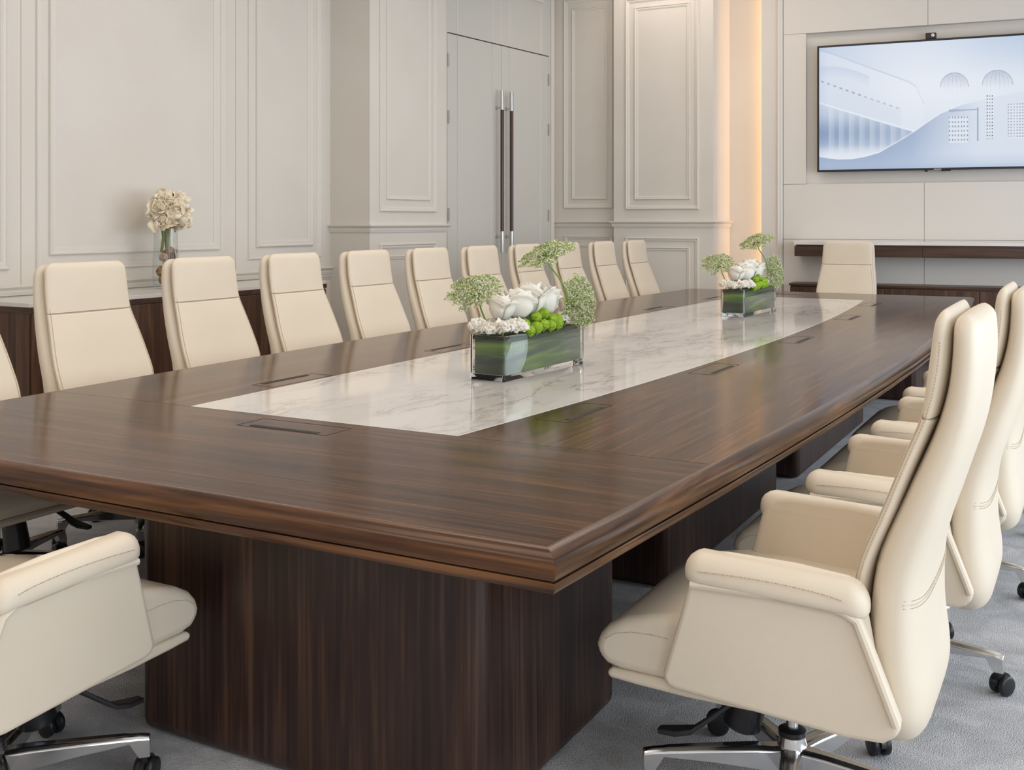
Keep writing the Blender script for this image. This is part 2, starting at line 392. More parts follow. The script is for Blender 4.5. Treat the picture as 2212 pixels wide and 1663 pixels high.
# return wall, column, recess
bm = bmesh.new(); box(bm, -5.9, -4.5, 10.95, 11.6, 0, ZC); struct('wall_return', bm, M['wall'], smooth=False)
PR = Plane((-5.42, 10.95), (1, 0))
rail(PR, 0, .8, 1.335); frame(PR, .125, .722, 1.545, 3.89, .045, .02); frame(PR, .225, .655, 1.645, 3.78, .03, .014)
frame(PR, .135, .722, .2, 1.24, .04, .02); frame(PR, .225, .655, .3, 1.14, .03, .014); rail(PR, 0, .8, 0, sc=1.6)
bm = bmesh.new(); box(bm, -4.625, -3.511, 10.8, 11.6, 0, ZC); struct('wall_column', bm, M['wall'], smooth=False)
PC = Plane((-4.625, 10.8), (1, 0)); PCs = Plane((-3.511, 10.8), (0, 1))
PCl = Plane((-4.625, 10.8), (0, 1), flip=True)
rail(PC, 0, 1.114, 1.335, 1, 1); rail(PCs, 0, .57, 1.335, 1, 0); rail(PCl, 0, .15, 1.335, 1, 0)
rail(PC, 0, 1.114, 0, 1, 1, sc=1.6); rail(PCs, 0, .57, 0, 1, 0, sc=1.6)
frame(PC, .141, .962, 1.525, 3.79, .045, .024); frame(PC, .243, .865, 1.63, 3.695, .04, .018)
frame(PC, .141, .962, .2, 1.23, .045, .024); frame(PC, .243, .865, .30, 1.128, .04, .018)
bm = bmesh.new(); box(bm, -3.6, -2.96, 11.37, 11.6, 0, ZC); struct('wall_recess', bm, M['wall'], smooth=False)
bm = bmesh.new(); box(bm, -3.6, 4.2, 12.3, 12.5, 0, ZC); struct('wall_far', bm, M['wall'], smooth=False)

# screen wall
a5 = R(5)
PT = Plane((-3.122, 11.22), (math.cos(a5), math.sin(a5)))
T = PT.T(); g = .0016
bm = bmesh.new()
box(bm, .10, 4.6, -.13, -.08, 0, ZC, T=T)
box(bm, 0, .168, -.03, 0, 0, ZC, T=T); box(bm, .10, .222, -.08, -.002, 0, ZC, T=T)
for z0, z1, us in [(0, .62, (.225, 1.600, 4.6)), (.62, 1.215, (.225, 1.600, 4.6)), (1.215, 1.785, (.225, 1.600, 4.6)), (3.345, ZC, (.225, 1.635, 4.6))]:
    for ua, ub in zip(us, us[1:]): box(bm, ua + g, ub - g, -.08, 0, z0 + (g if z0 else 0), z1 - g, T=T)
box(bm, .225 + g, .455, -.08, 0, 1.785 + g, 3.345 - g, T=T)
box(bm, 3.05, 4.6, -.08, 0, 1.785 + g, 3.345 - g, T=T)
struct('wall_screen', bm, M['paint'], smooth=False)
bm = bmesh.new()
rings(bm, [[PT.p(.160, 0, z), PT.p(.163, .018, z), PT.p(.175, .026, z), PT.p(.190, .016, z), PT.p(.205, .020, z), PT.p(.220, .010, z), PT.p(.222, 0, z)] for z in (0, ZC)]); TRIM[0] += 1
struct('trim_%d' % TRIM[0], bm, M['trim'], angle=25)

# ------------------------------------------------------------------ television
TU0, TW, TZ0, TH = .576, 2.30, 1.905, 1.292
tvr = PT.p(TU0 + TW / 2, 0, TZ0)
tv = thing('television', 'large flat television glowing pale blue in the niche of the far wall', 'television', tvr, a5)
bm = bmesh.new(); box(bm, -TW / 2, TW / 2, -.058, -.015, 0, TH); box(bm, -TW / 2 + .3, TW / 2 - .3, -.02, .0795, .2, TH - .2)
link('casing', bm, M['black'], tv, smooth=False, bevel=.003)
def screen_px(s, t):
    """picture on the screen: s across the visible part 0..1 (over 1 beyond), t up 0..1 ; sRGB 0..255"""
    x = 1135 + s * 1077; yt = 240 - 52 * s; y = 885 - t * (885 - yt)
    def mixc(a, b, k): k = max(0, min(1, k)); return tuple(p + (q - p) * k for p, q in zip(a, b))
    def pl(pts, x):
        for (xa, ya), (xb, yb) in zip(pts, pts[1:]):
            if x <= xb: return ya + (yb - ya) * (x - xa) / (xb - xa)
        return pts[-1][1]
    sw = [(1100, 800), (1190, 815), (1260, 824), (1330, 822), (1400, 812), (1475, 792), (1550, 752), (1610, 720), (1665, 685), (1730, 640), (1800, 595), (1900, 555), (2050, 518), (2212, 488), (2500, 430)]
    ysw = pl(sw, x)
    c = mixc((196, 211, 233), (226, 234, 246), (x - 1135) / 700.)
    dx = (x - 1820) / 420.; dy = (y - 430) / 240.
    c = mixc(c, (232, 239, 248), math.exp(-(dx * dx + dy * dy)))
    c = mixc(c, (178, 200, 228), max(0, (x - 1500) / 900.) * max(0, (420 - y) / 260.))
    # roofs and bands on the left
    if y > pl([(1135, 262), (1240, 290), (1440, 362), (1630, 428), (1668, 452), (1712, 545), (2500, 2000)], x) and x < 1712: c = mixc(c, (236, 242, 250), .45)
    e = abs(y - pl([(1135, 252), (1240, 288), (1440, 360), (1630, 428), (1668, 452), (1712, 545), (1713, 3000), (2500, 3000)], x))
    if e < 4: c = mixc(c, (190, 203, 226), .6)
    if x < 1420:
        e = y - (345 + (x - 1200) ** 2 * .0011)
        if 0 < e < 60: c = mixc(c, (188, 202, 226), .45 * (1 - e / 60))
    dl = pl([(1135, 413), (1580, 566), (1600, 573)], x)
    if x < 1590 and abs(y - dl) < 4 and int(x / 17) % 2 == 0: c = mixc(c, (120, 140, 170), .8 if x < 1400 else .45)
    if x < 1590 and y > dl: c = mixc(c, (218, 227, 241), .5)
    lb = pl([(1135, 527), (1665, 683), (2500, 930)], x)
    if x < 1670:
        if abs(y - lb) < 5: c = mixc(c, (240, 244, 250), .7)
        if y > lb + 7:
            k = math.exp(-((y - 690) / 75.) ** 2)
            c = mixc((206, 218, 235), (140, 162, 195), k * (1 - .55 * (x - 1135) / 530.))
            for xs in range(1200, 1660, 56):
                q = (x - xs) / 56.
                if 0 <= q < .55: c = mixc(c, (232, 239, 248), .42 * (1 - q))
            if y > 750: c = mixc(c, (232, 239, 249), (y - 750) / 50.)
    if y > ysw:
        k = (y - ysw) / 230.
        c = mixc((166, 184, 212), (196, 210, 232), k)
        c = mixc(c, (222, 231, 244), max(0, (x - 1650) / 350.))
        c = mixc(c, (178, 196, 222), max(0, (y - 800) / 150.))
    elif y > ysw - 9 and 1150 < x < 1900: c = mixc(c, (240, 244, 251), .5)
    for cxx, cyy, rr in ((1868, 458, 73), (2084, 452, 77)):
        q = math.hypot(x - cxx, y - cyy)
        if q < rr:
            c = mixc(c, (172, 185, 208), .60 * max(0, 1 - (y - (cyy - rr)) / (1.15 * rr)))
            u = (x - cxx) / math.sqrt(max(rr * rr - (y - cyy) ** 2, 1))
            if abs((math.asin(max(-1, min(1, u))) * 3.2) % 1 - .5) < .07: c = mixc(c, (120, 136, 165), .45 * max(0, 1 - (y - cyy + rr) / (1.5 * rr)))
            if q > rr - 3 and y < cyy: c = mixc(c, (120, 135, 165), .5)
    def grid(xa, xb, ya, yb, px_, py_, fill, dark, k):
        nonlocal c
        if xa < x < xb and ya < y < yb:
            c = mixc(c, fill, .7)
            if ((x - xa) / px_) % 1 < .45 and ((y - ya) / py_) % 1 < .42: c = mixc(c, dark, k)
    grid(1840, 1938, 612, 748, 15, 23, (238, 243, 250), (110, 130, 160), .65)
    grid(2030, 2066, 505, 730, 13, 17, (234, 240, 248), (85, 105, 135), .75)
    grid(2135, 2230, 550, 730, 14, 15, (232, 238, 247), (110, 130, 160), .6)
    if 1983 < x < 1990 and 568 < y < 740: c = mixc(c, (110, 130, 160), .6)
    if 1840 < x < 1988 and 575 < y < 588 - (x - 1840) * .06: c = mixc(c, (140, 158, 186), .6)
    v = max(0, 1 - s / .06) * .15 + max(0, 1 - t / .05) * .2
    return mixc(c, (120, 150, 205), v)
def s2l(v): v /= 255.; return v / 12.92 if v <= .04045 else ((v + .055) / 1.055) ** 2.4
NX, NY = 560, 300
bm = bmesh.new(); bz = .021
V = [[bm.verts.new((-TW / 2 + bz + (TW - 2 * bz) * i / NX, -.0585, bz + (TH - 2 * bz) * j / NY)) for i in range(NX + 1)] for j in range(NY + 1)]
for j in range(NY):
    for i in range(NX): bm.faces.new((V[j][i], V[j][i + 1], V[j + 1][i + 1], V[j + 1][i]))
m = bpy.data.materials.new('lit_screen'); m.use_nodes = True
b = bsdf(m); b.inputs['Base Color'].default_value = (.01, .01, .012, 1); b.inputs['Roughness'].default_value = .15
at = N(m, 'ShaderNodeVertexColor'); at.layer_name = 'picture'
L(m, at.outputs[0], b.inputs['Emission Color']); b.inputs['Emission Strength'].default_value = 0.95
scr = link('screen', bm, m, tv, smooth=False)
ca = scr.data.color_attributes.new('picture', 'FLOAT_COLOR', 'POINT')
buf = []
VIS = 1.915 / TW
for v in scr.data.vertices:
    s = (v.co.x / TW + .5) / VIS; t = v.co.z / TH
    buf += [s2l(q) for q in screen_px(s, t)] + [1.0]
ca.data.foreach_set('color', buf)
bm = bmesh.new(); box(bm, -.035, .035, -.0595, -.058, .004, .011); link('logo_plate', bm, M['steel'], tv, smooth=False)
bm = bmesh.new(); box(bm, -.12, -.09, -.05, -.02, -.014, 0); link('sensor', bm, M['black'], tv, smooth=False, bevel=.003)
bm = bmesh.new(); box(bm, .03, .12, -.05, -.02, -.012, 0); link('control_button', bm, M['black'], tv, smooth=False, bevel=.003)
wc = thing('webcam', 'small black conference camera perched on top edge of the television', 'camera', PT.p(1.665, .035, TZ0 + TH), a5)
bm = bmesh.new(); box(bm, -.05, .05, -.025, .03, 0, .062); link('housing', bm, M['black'], wc, smooth=False, bevel=.008)
bm = bmesh.new()
rings(bm, [[(.018 + r * math.cos(q), yy, .036 + r * math.sin(q)) for q in [2 * math.pi * k / 16 for k in range(16)]] for r, yy in ((.016, -.024), (.016, -.03), (.010, -.03), (.006, -.027))])
link('lens', bm, M['steel'], wc)

# ------------------------------------------------------------------ console and low cabinet under the screen
con = thing('wall_console', 'floating dark wood console with white marble top under the television', 'console', PT.p(1.5, 0, 1.05), a5)
bm = bmesh.new(); box(bm, -1.107, 3.0, -.34, 0, 0, .10); box(bm, -1.095, 3.0, -.325, 0, .10, .116); link('body', bm, M['wood_console'], con, smooth=False)
bm = bmesh.new(); box(bm, -1.112, 3.0, -.355, 0, .116, .150); link('marble_top', bm, M['marble_top'], con, smooth=False, bevel=.002)
for ua, ub in ((-1.10, .098), (.104, 1.7), (1.706, 2.98)):
    bm = bmesh.new(); box(bm, ua, ub, -.352, -.34, .004, .092); link('drawer', bm, M['wood_console'], con, smooth=False, bevel=.0015)
low = thing('low_cabinet', 'low dark wood cabinet on the floor below the floating console', 'cabinet', PT.p(1.5, 0, 0), a5)
bm = bmesh.new(); box(bm, -1.15, 3.0, -.33, 0, 0, .74); link('body', bm, M['wood_board'], low, smooth=False)
bm = bmesh.new(); box(bm, -1.16, 3.0, -.352, 0, .755, .775); box(bm, -1.15, 3.0, -.32, 0, .74, .755); link('cabinet_top', bm, M['wood_console'], low, smooth=False)
for ua, ub in ((-1.148, -.25), (-.245, .6), (.605, 1.45), (1.455, 2.3)):
    bm = bmesh.new(); box(bm, ua, ub, -.35, -.33, .01, .735); link('door', bm, M['wood_board'], low, smooth=False, bevel=.0015)

# ------------------------------------------------------------------ sideboard against the left wall
sb = thing('sideboard', 'dark wood sideboard with white marble top along the panelled left wall', 'sideboard', (-5.55, 5.33, 0))
bm = bmesh.new(); box(bm, -.285, .275, -1.31, 1.32, .06, .885); box(bm, -.285, .24, -1.30, 1.31, 0, .06); link('carcass', bm, M['wood_board'], sb, smooth=False)
bm = bmesh.new(); box(bm, -.29, .285, -1.32, 1.332, .885, .915); link('top_band', bm, M['wood_console'], sb, smooth=False)
bm = bmesh.new(); box(bm, -.29, .28, -1.315, 1.325, .915, .94); link('marble_top', bm, M['marble_top'], sb, smooth=False, bevel=.002)
for k in range(4):
    bm = bmesh.new(); y0 = -1.305 + k * .655; box(bm, .275, .294, y0 + .003, y0 + .652, .07, .878); link('door', bm, M['wood_board'], sb, smooth=False, bevel=.002)

# ------------------------------------------------------------------ conference table
TB = thing('conference_table', 'long dark walnut conference table with white marble strip inlaid along its centre', 'table', (-2.2, 5.95, 0))
def q_(Y): return max(0, 1 - ((Y - 5.95) / 4.035) ** 2)
def eR(Y): return -.972 + .150 * q_(Y)
def eL(Y): return -3.455 - .125 * q_(Y)
def qm(Y): return max(0, 1 - ((Y - 5.995) / 3.205) ** 2)
def mR(Y): return -1.712 + .155 * qm(Y)
def mL(Y): return -2.800 - .055 * qm(Y) + .06 * max(0, min(1, (Y - 2.79) / 6.41))
Y0, YA, YM, YB, Y1 = 1.927, 2.79, 6.70, 9.20, 9.985
O3 = Vector((2.2, -5.95, 0))
def strip(name, f0, f1, ya, yb, z0, z1, m, n=20, par=TB, bevel=0):
    bm = bmesh.new(); rs = []
    for i in range(n + 1):
        y = ya + (yb - ya) * i / n; a, b = f0(y), f1(y)
        rs.append([Vector(p) + O3 for p in ((a, y, z0), (b, y, z0), (b, y, z1), (a, y, z1))])
    rings(bm, rs); return link(name, bm, m, par, smooth=False, bevel=bevel)
gp = .0012; tr = .006
Z = .75
strip('core_board', lambda y: eL(y) - .01, lambda y: eR(y) + .01, Y0 - .01, Y1 + .01, .69, Z - .008, M['gap'])
strip('veneer_panel', eL, eR, Y0, YA - gp, Z - .008, Z, M['wood_top_x'], 6)
strip('veneer_panel', eL, eR, YB + gp, Y1, Z - .008, Z, M['wood_top_x'], 6)
for ya, yb in ((YA + gp, YM - gp), (YM + gp, YB - gp)):
    strip('veneer_panel', eL, lambda y: mL(y) - tr - gp, ya, yb, Z - .008, Z, M['wood_top_y'])
    strip('veneer_panel', lambda y: mR(y) + tr + gp, eR, ya, yb, Z - .008, Z, M['wood_top_y'])
strip('marble_inlay', mL, mR, YA + tr, YB - tr, Z - .008, Z + .0004, M['marble'])
bm = bmesh.new()
for f, g2 in ((lambda y: mL(y) - tr, mL), (mR, lambda y: mR(y) + tr)):
    rings(bm, [[Vector((xx, y, zz)) + O3 for xx, zz in ((f(y), Z - .008), (g2(y), Z - .008), (g2(y), Z + .0004), (f(y), Z + .0004))] for y in [YA + gp + (YB - YA - 2 * gp) * i / 20 for i in range(21)]])
for ya in (YA + gp, YB - tr): box(bm, mL(ya) + O3.x, mR(ya) + O3.x, ya + O3.y, ya + tr - gp + O3.y, Z - .008, Z + .0004)
link('marble_border', bm, M['marble_trim'], TB, smooth=False)
# edge moulding, four mitred sides
BULL = [(0, 0), (.006, .0005), (.014, -.002), (.022, -.007), (.031, -.016), (.037, -.027), (.039, -.040), (.038, -.052), (.034, -.062), (-.02, -.062), (-.02, -.006)]
BAND = [(-.02, -.066), (.035, -.066), (.037, -.074), (.036, -.088), (.030, -.102), (.022, -.108), (-.05, -.108), (-.05, -.066)]
BULL = [(n, z * .9) for n, z in BULL]; BAND = [(n, -.0595 + (z + .066) * .62) for n, z in BAND]
def sides(prof, name, my, mx):
    n = 24
    for f, sg in ((eL, -1), (eR, 1)):
        bm = bmesh.new(); rs = []
        for i in range(n + 1):
            y = Y0 + (Y1 - Y0) * i / n
            e = -1 if i == 0 else (1 if i == n else 0)
            rs.append([Vector((f(y) + sg * d, y + e * d, Z + z)) + O3 for d, z in prof])
        rings(bm, rs); link(name, bm, my, TB, angle=30)
    for y, sg in ((Y0, -1), (Y1, 1)):
        bm = bmesh.new()
        xs = [eL(y) + (eR(y) - eL(y)) * i / 8 for i in range(9)]
        rs = [[Vector((x + (-d if i == 0 else d if i == 8 else 0), y + sg * d, Z + z)) + O3 for d, z in prof] for i, x in enumerate(xs)]
        rings(bm, rs); link(name, bm, mx, TB, angle=30)
sides(BULL, 'edge_moulding', M['wood_edge_y'], M['wood_edge_x'])
sides(BAND, 'lower_band', M['wood_edge_y'], M['wood_edge_x'])
# pedestals
for (xa, xb, ya, yb) in ((-2.325, -1.235, 2.12, 2.90), (-2.45, -1.43, 3.87, 5.44), (-2.45, -1.43, 5.87, 7.72), (-2.29, -1.25, 8.83, 9.69)):
    bm = bmesh.new(); box(bm, xa + O3.x, xb + O3.x, ya + O3.y, yb + O3.y, 0, .69)
    link('pedestal', bm, M['wood_base'], TB, bevel=.035, seg=4)
# flush cable boxes
def cable_box(cx, cy, along_y, slot_sign, ln=.37, wd=.115):
    bm = bmesh.new(); t = .0022
    def bx(bm, a0, a1, c0, c1, z0, z1):
        if along_y: box(bm, cx + c0 + O3.x, cx + c1 + O3.x, cy + a0 + O3.y, cy + a1 + O3.y, z0, z1)
        else: box(bm, cx + a0 + O3.x, cx + a1 + O3.x, cy + c0 + O3.y, cy + c1 + O3.y, z0, z1)
    h, w2 = ln / 2, wd / 2
    for a in ((-h, h, -w2, -w2 + t), (-h, h, w2 - t, w2), (-h, -h + t, -w2, w2), (h - t, h, -w2, w2)): bx(bm, *a, Z - .001, Z + .0006)
    o = link('cable_box', bm, M['gap'], TB, smooth=False); o['label'] = 'flush cable flap outline in the table top'
    bm = bmesh.new(); c = slot_sign * (w2 - .02)
    bx(bm, -h + .045, h - .045, c - .010, c + .010, Z - .001, Z + .0009)
    s = link('cable_slot', bm, M['gap'], o, smooth=False); s['label'] = 'long black cable slot'
cable_box(-2.24, 2.668, False, -1, .36, .13)
for cy in (3.33, 4.60, 5.95, 7.48, 8.74):
    cable_box(mR(cy) + .012 + .085, cy, True, 1)
    cable_box(mL(cy) - .012 - .075, cy + .12, True, -1)
cable_box(-3.38 + .9, 9.6, False, 1, .36, .13)

# ------------------------------------------------------------------ executive chair (faces +y)
def copy_tree(o, parent=None):
    c = o.copy(); C.objects.link(c)
    if parent: c.parent = parent
    for ch in list(o.children): copy_tree(ch, c)
    return c
def superring(z, hw, y0, y1, n=44, ex=4.5, ey=2.6, bow=0.0):
    pts = []; cy = (y0 + y1) / 2; hy = (y1 - y0) / 2
    for k in range(n):
        a = 2 * math.pi * k / n; c, s = math.cos(a), math.sin(a)
        x = hw * math.copysign(abs(c) ** (2 / ex), c); y = cy + hy * math.copysign(abs(s) ** (2 / ey), s)
        y += bow * (x / hw) ** 2
        pts.append((x, y, z))
    return pts
def loft_slab(bm, z0, z1, yf, yb, hw, rt, rb, n=26, ct=.03, cb=.03, bow=0.0):
    """upright cushion; rt/rb corner radius top/bottom in front view, ct/cb thickness rounding"""
    zs = [z0 + (z1 - z0) * (0.5 - 0.5 * math.cos(math.pi * i / n)) for i in range(n + 1)]
    rs = []
    for z in zs:
        h = lerp_tab(hw, z); a = lerp_tab(yf, z); b = lerp_tab(yb, z)
        for r, dz in ((rt, z1 - z), (rb, z - z0)):
            if r and dz < r: h = h - r + math.sqrt(max(r * r - (r - dz) ** 2, 0)) + .0001
        k = 1.0
        for c, dz in ((ct, z1 - z), (cb, z - z0)):
            if c and dz < c: k = min(k, math.sqrt(max(1 - ((c - dz) / c) ** 2, 0)) * .97 + .03)
        cy = (a + b) / 2; hy = (a - b) / 2 * k
        rs.append(superring(z, h, cy - hy, cy + hy, bow=bow))
    rings(bm, rs)
def dashes(bm, pts, dash=.0042, gap=.003, r=.0011):
    pts = [Vector(p) for p in pts]; acc = 0
    seg = []
    for a, b in zip(pts, pts[1:]):
        Lg = (b - a).length; t = 0; d = (b - a).normalized()
        while t < Lg:
            e = min(t + dash, Lg)
            if e - t > .0015: tube(bm, [a + d * t, a + d * e], r, 4)
            t += dash + gap
CH = thing('executive_chair', 'x', 'chair')
BS = .034
YF = [(.30, -.205), (.40, -.188), (.48, -.184), (.587, -.188), (.674, -.203), (.785, -.246), (.90, -.289), (.985, -.322), (1.05, -.339), (1.12, -.349), (1.22, -.352)]
YF = [(z, y + BS) for z, y in YF]
YBK = [(z, y - .040) for z, y in YF]
HWc = [(.30, .235), (.48, .262), (.60, .275), (.70, .285), (.80, .278), (.90, .262), (.985, .248), (1.10, .243), (1.22, .236)]
HWc = [(z, v * .945) for z, v in HWc]
# backrest and headrest cushions
bm = bmesh.new(); loft_slab(bm, .325, .986, YF, YBK, HWc, 0, .06, n=36, ct=.004, cb=.03); link('backrest', bm, M['leather'], CH, angle=60)
bm = bmesh.new()
YFh = [(z, y + (.010 * math.sin(math.pi * min(1, max(0, (z - .985) / .225))))) for z, y in [(.985 + .0225 * i, lerp_tab(YF, .985 + .0225 * i)) for i in range(11)]]
loft_slab(bm, .986, 1.212, YFh, YBK, HWc, .045, 0, ct=.035, cb=.004); link('headrest', bm, M['leather'], CH, angle=60)
# outer shell
SF = [(.27, -.235), (.375, -.240), (.455, -.240), (.574, -.243), (.70, -.262), (.82, -.312), (.97, -.375), (1.07, -.400), (1.22, -.408)]
SR = [(.27, -.325), (.363, -.345), (.495, -.332), (.645, -.338), (.81, -.388), (.955, -.432), (1.10, -.450), (1.21, -.447)]
SF = [(z, y + BS + .022) for z, y in SF]; SR = [(z, y + BS) for z, y in SR]
HS = [(.27, .262), (.36, .288), (.50, .298), (.65, .298), (.80, .288), (.90, .274), (.985, .262), (1.10, .256), (1.22, .248)]
HS = [(z, v * .955) for z, v in HS]
bm = bmesh.new(); loft_slab(bm, .275, 1.205, SF, SR, HS, .05, .10, n=40, ct=.03, cb=.035); link('back_shell', bm, M['leather'], CH, angle=60)
# seams on the shell and headrest
bm = bmesh.new()
def shell_pt(x, z, side=-1):
    h = lerp_tab(HS, z); a = lerp_tab(SF, z); b = lerp_tab(SR, z); cy = (a + b) / 2; hy = (a - b) / 2
    c = max(-1, min(1, x / h)); s = (1 - abs(c) ** 4.5) ** (1 / 2.6)
    return Vector((x, cy + side * hy * s, z))
tube(bm, [shell_pt(-.279 + .558 * i / 24, .585 + .02 * abs(2 * i / 24 - 1) ** 2) + Vector((0, -.0006, 0)) for i in range(25)], .0016, 5)
for sx in (-1, 1):
    tube(bm, [(sx * lerp_tab(HWc, z) * .955, lerp_tab(YF, z) - .0075, z) for z in [.55 + .61 * i / 30 for i in range(31)]], .0011, 5)
tube(bm, [(x, lerp_tab(YF, .986) - .0012 - .012 * abs(x / .235) ** 5, .986) for x in [-.222 + .444 * i / 20 for i in range(21)]], .0013, 5)
link('seam', bm, M['seam'], CH)
for dz in (-.008, .008):
    bm = bmesh.new(); dashes(bm, [shell_pt(-.277 + .554 * i / 24, .585 + dz + .02 * abs(2 * i / 24 - 1) ** 2) + Vector((0, -.0004, 0)) for i in range(25)]); link('shell_stitching', bm, M['stitch'], CH, smooth=False)
for sx in (-1, 1):
    bm = bmesh.new(); dashes(bm, [(sx * (lerp_tab(HWc, z) * .996 + .0006), lerp_tab(YF, z) - .016, z) for z in [.55 + .60 * i / 30 for i in range(31)]]); link('back_stitching', bm, M['stitch'], CH, smooth=False)
# seat
SEATP = [(-.235, .36), (0, .352), (.25, .348), (.36, .350), (.395, .357), (.417, .375), (.423, .40), (.414, .425), (.392, .450), (.35, .474), (.29, .490), (.22, .503), (.10, .505), (-.10, .492), (-.235, .478)]
for sx in (-1, 1):
    bm = bmesh.new(); dashes(bm, [(sx * .2925, y, z) for y, z in ((.24, .447), (.28, .449), (.33, .446), (.37, .436), (.400, .416))]); link('seat_stitching', bm, M['stitch'], CH, smooth=False)
bm = bmesh.new(); extrude_poly(bm, SEATP, lambda y, z: (-.292, y, z), lambda y, z: (.292, y, z)); link('seat', bm, M['leather'], CH, bevel=.022, seg=4, angle=50)
bm = bmesh.new(); extrude_poly(bm, [(-.25, .322), (.20, .318), (.32, .322), (.385, .326), (.398, .336), (.385, .350), (-.25, .354)], lambda y, z: (-.288, y, z), lambda y, z: (.288, y, z))
link('seat_pan', bm, M['leather'], CH, bevel=.010, seg=3, angle=50)
# arms
ARMP = [(.246, .372), (.236, .350), (.215, .344), (-.16, .320), (-.235, .325), (-.265, .348), (-.268, .375), (-.187, .595), (-.165, .612), (.150, .606), (.176, .596)]
LINP = [(.240, .38), (.225, .345), (-.22, .345), (-.235, .38), (-.196, .60), (-.190, .640), (-.16, .652), (-.05, .662), (.10, .664), (.140, .660), (.165, .645), (.178, .615)]
def pad_z(y): return lerp_tab([(-.21, -.024), (-.13, -.008), (-.03, 0), (.08, .001), (.2, -.004)], y)
for sx in (-1, 1):
    def xf(x, z): return sx * (x + .018 * max(0, (z - .35)) / .25)
    bm = bmesh.new(); extrude_poly(bm, ARMP, lambda y, z: (xf(.278, z), y, z), lambda y, z: (xf(.318, z), y, z))
    arm = link('arm', bm, M['leather'], CH, bevel=.014, seg=4, angle=50)
    bm = bmesh.new(); extrude_poly(bm, LINP, lambda y, z: (sx * (.252 + .016 * (z - .35) / .3), y, z), lambda y, z: (sx * .300, y, z))
    link('arm_lining', bm, M['leather'], arm, bevel=.016, seg=4, angle=50)
    # padded top: stacked rounded outlines, sagging towards the rear
    bm = bmesh.new(); rs = []
    def outl(ins, z):
        y0, y1, x0, x1 = -.207 + ins, .192 - ins, .266 + ins * .6, .351 - ins
        o_ = []
        for yy, xx, a0, r in ((y1, x1, 0, .045), (y0, x1, 90, .038), (y0, x0, 180, .03), (y1, x0, 270, .038)):
            r = max(.004, r - ins)
            cy_ = yy - r if yy > 0 else yy + r; cx_ = xx - r if xx > .31 else xx + r
            for k in range(7):
                q = R(a0 + 15 * k); yy2 = cy_ + r * math.cos(q); xx2 = cx_ + r * math.sin(q)
                o_.append((sx * xx2, yy2, z + pad_z(yy2)))
        return o_
    # corners run (+y,+x),( -y,+x),(-y,-x),(+y,-x)
    for ins, z in ((.006, .604), (.001, .611), (0, .622), (.001, .634), (.005, .646), (.012, .656), (.022, .663), (.034, .667)): rs.append(outl(ins, z))
    rings(bm, rs)
    pad = link('arm_pad', bm, M['leather'], arm, angle=60)
    bm = bmesh.new(); dashes(bm, [p for p in [(sx * .3525, y, .633 + pad_z(y)) for y in [.15 - .31 * i / 16 for i in range(17)]]]); link('pad_stitching', bm, M['stitch'], arm, smooth=False)
    bm = bmesh.new(); tube(bm, [(xf(.3205, z), y, z) for y, z in ((.170, .597), (.15, .598), (0, .602), (-.10, .601), (-.158, .593), (-.186, .576), (-.207, .52), (-.262, .37))], .0095, 8)
    link('piping', bm, M['leather'], arm)
# mechanism
bm = bmesh.new()
rings(bm, [[(x * s, y * s2 + .02, z) for x, y in ((-.10, -.13), (.10, -.13), (.10, .15), (-.10, .15))] for z, s, s2 in ((.322, 1.5, 1.15), (.285, 1.35, 1.05), (.240, .6, .5))])
mech = link('tilt_mechanism', bm, M['black'], CH, smooth=False, bevel=.01)
bm = bmesh.new(); d = Vector((0, .25, -1)).normalized()
tube(bm, [Vector((0, .115, .315)) + d * t for t in (0, .05, .052, .08, .165, .172)], [.035, .035, .042, .045, .048, .040], 20); link('tension_knob', bm, M['black'], mech)
for sx in (-1, 1):
    bm = bmesh.new()
    pts = [((sx * .09), .08, .295), (sx * .17, .13, .275), (sx * .20, .18, .235), (sx * .21, .21, .212), (sx * .215, .245, .204), (sx * .22, .29, .200)]
    wds = [.011, .012, .013, .018, .022, .012]
    rs = []
    for (x, y, z), wv in zip(pts, wds): rs.append([(x - wv, y, z - .007), (x + wv, y, z - .007), (x + wv, y, z + .007), (x - wv, y, z + .007)])
    rings(bm, rs); link('lever', bm, M['black'], mech, bevel=.004)
bm = bmesh.new(); HY = .03; lathe(bm, [(.0145, .17), (.0145, .285)], 20, (0, HY, 0)); link('gas_lift', bm, M['chrome'], CH)
bm = bmesh.new(); lathe(bm, [(.025, .168), (.033, .174), (.033, .186), (.022, .192), (.014, .192)], 24, (0, HY, -.018)); link('lift_collar', bm, M['black'], CH)
bm = bmesh.new(); lathe(bm, [(.020, .048), (.034, .052), (.040, .085), (.036, .13), (.030, .154), (.016, .156)], 28, (0, HY, 0)); link('base_hub', bm, M['chrome'], CH)
RB = .348
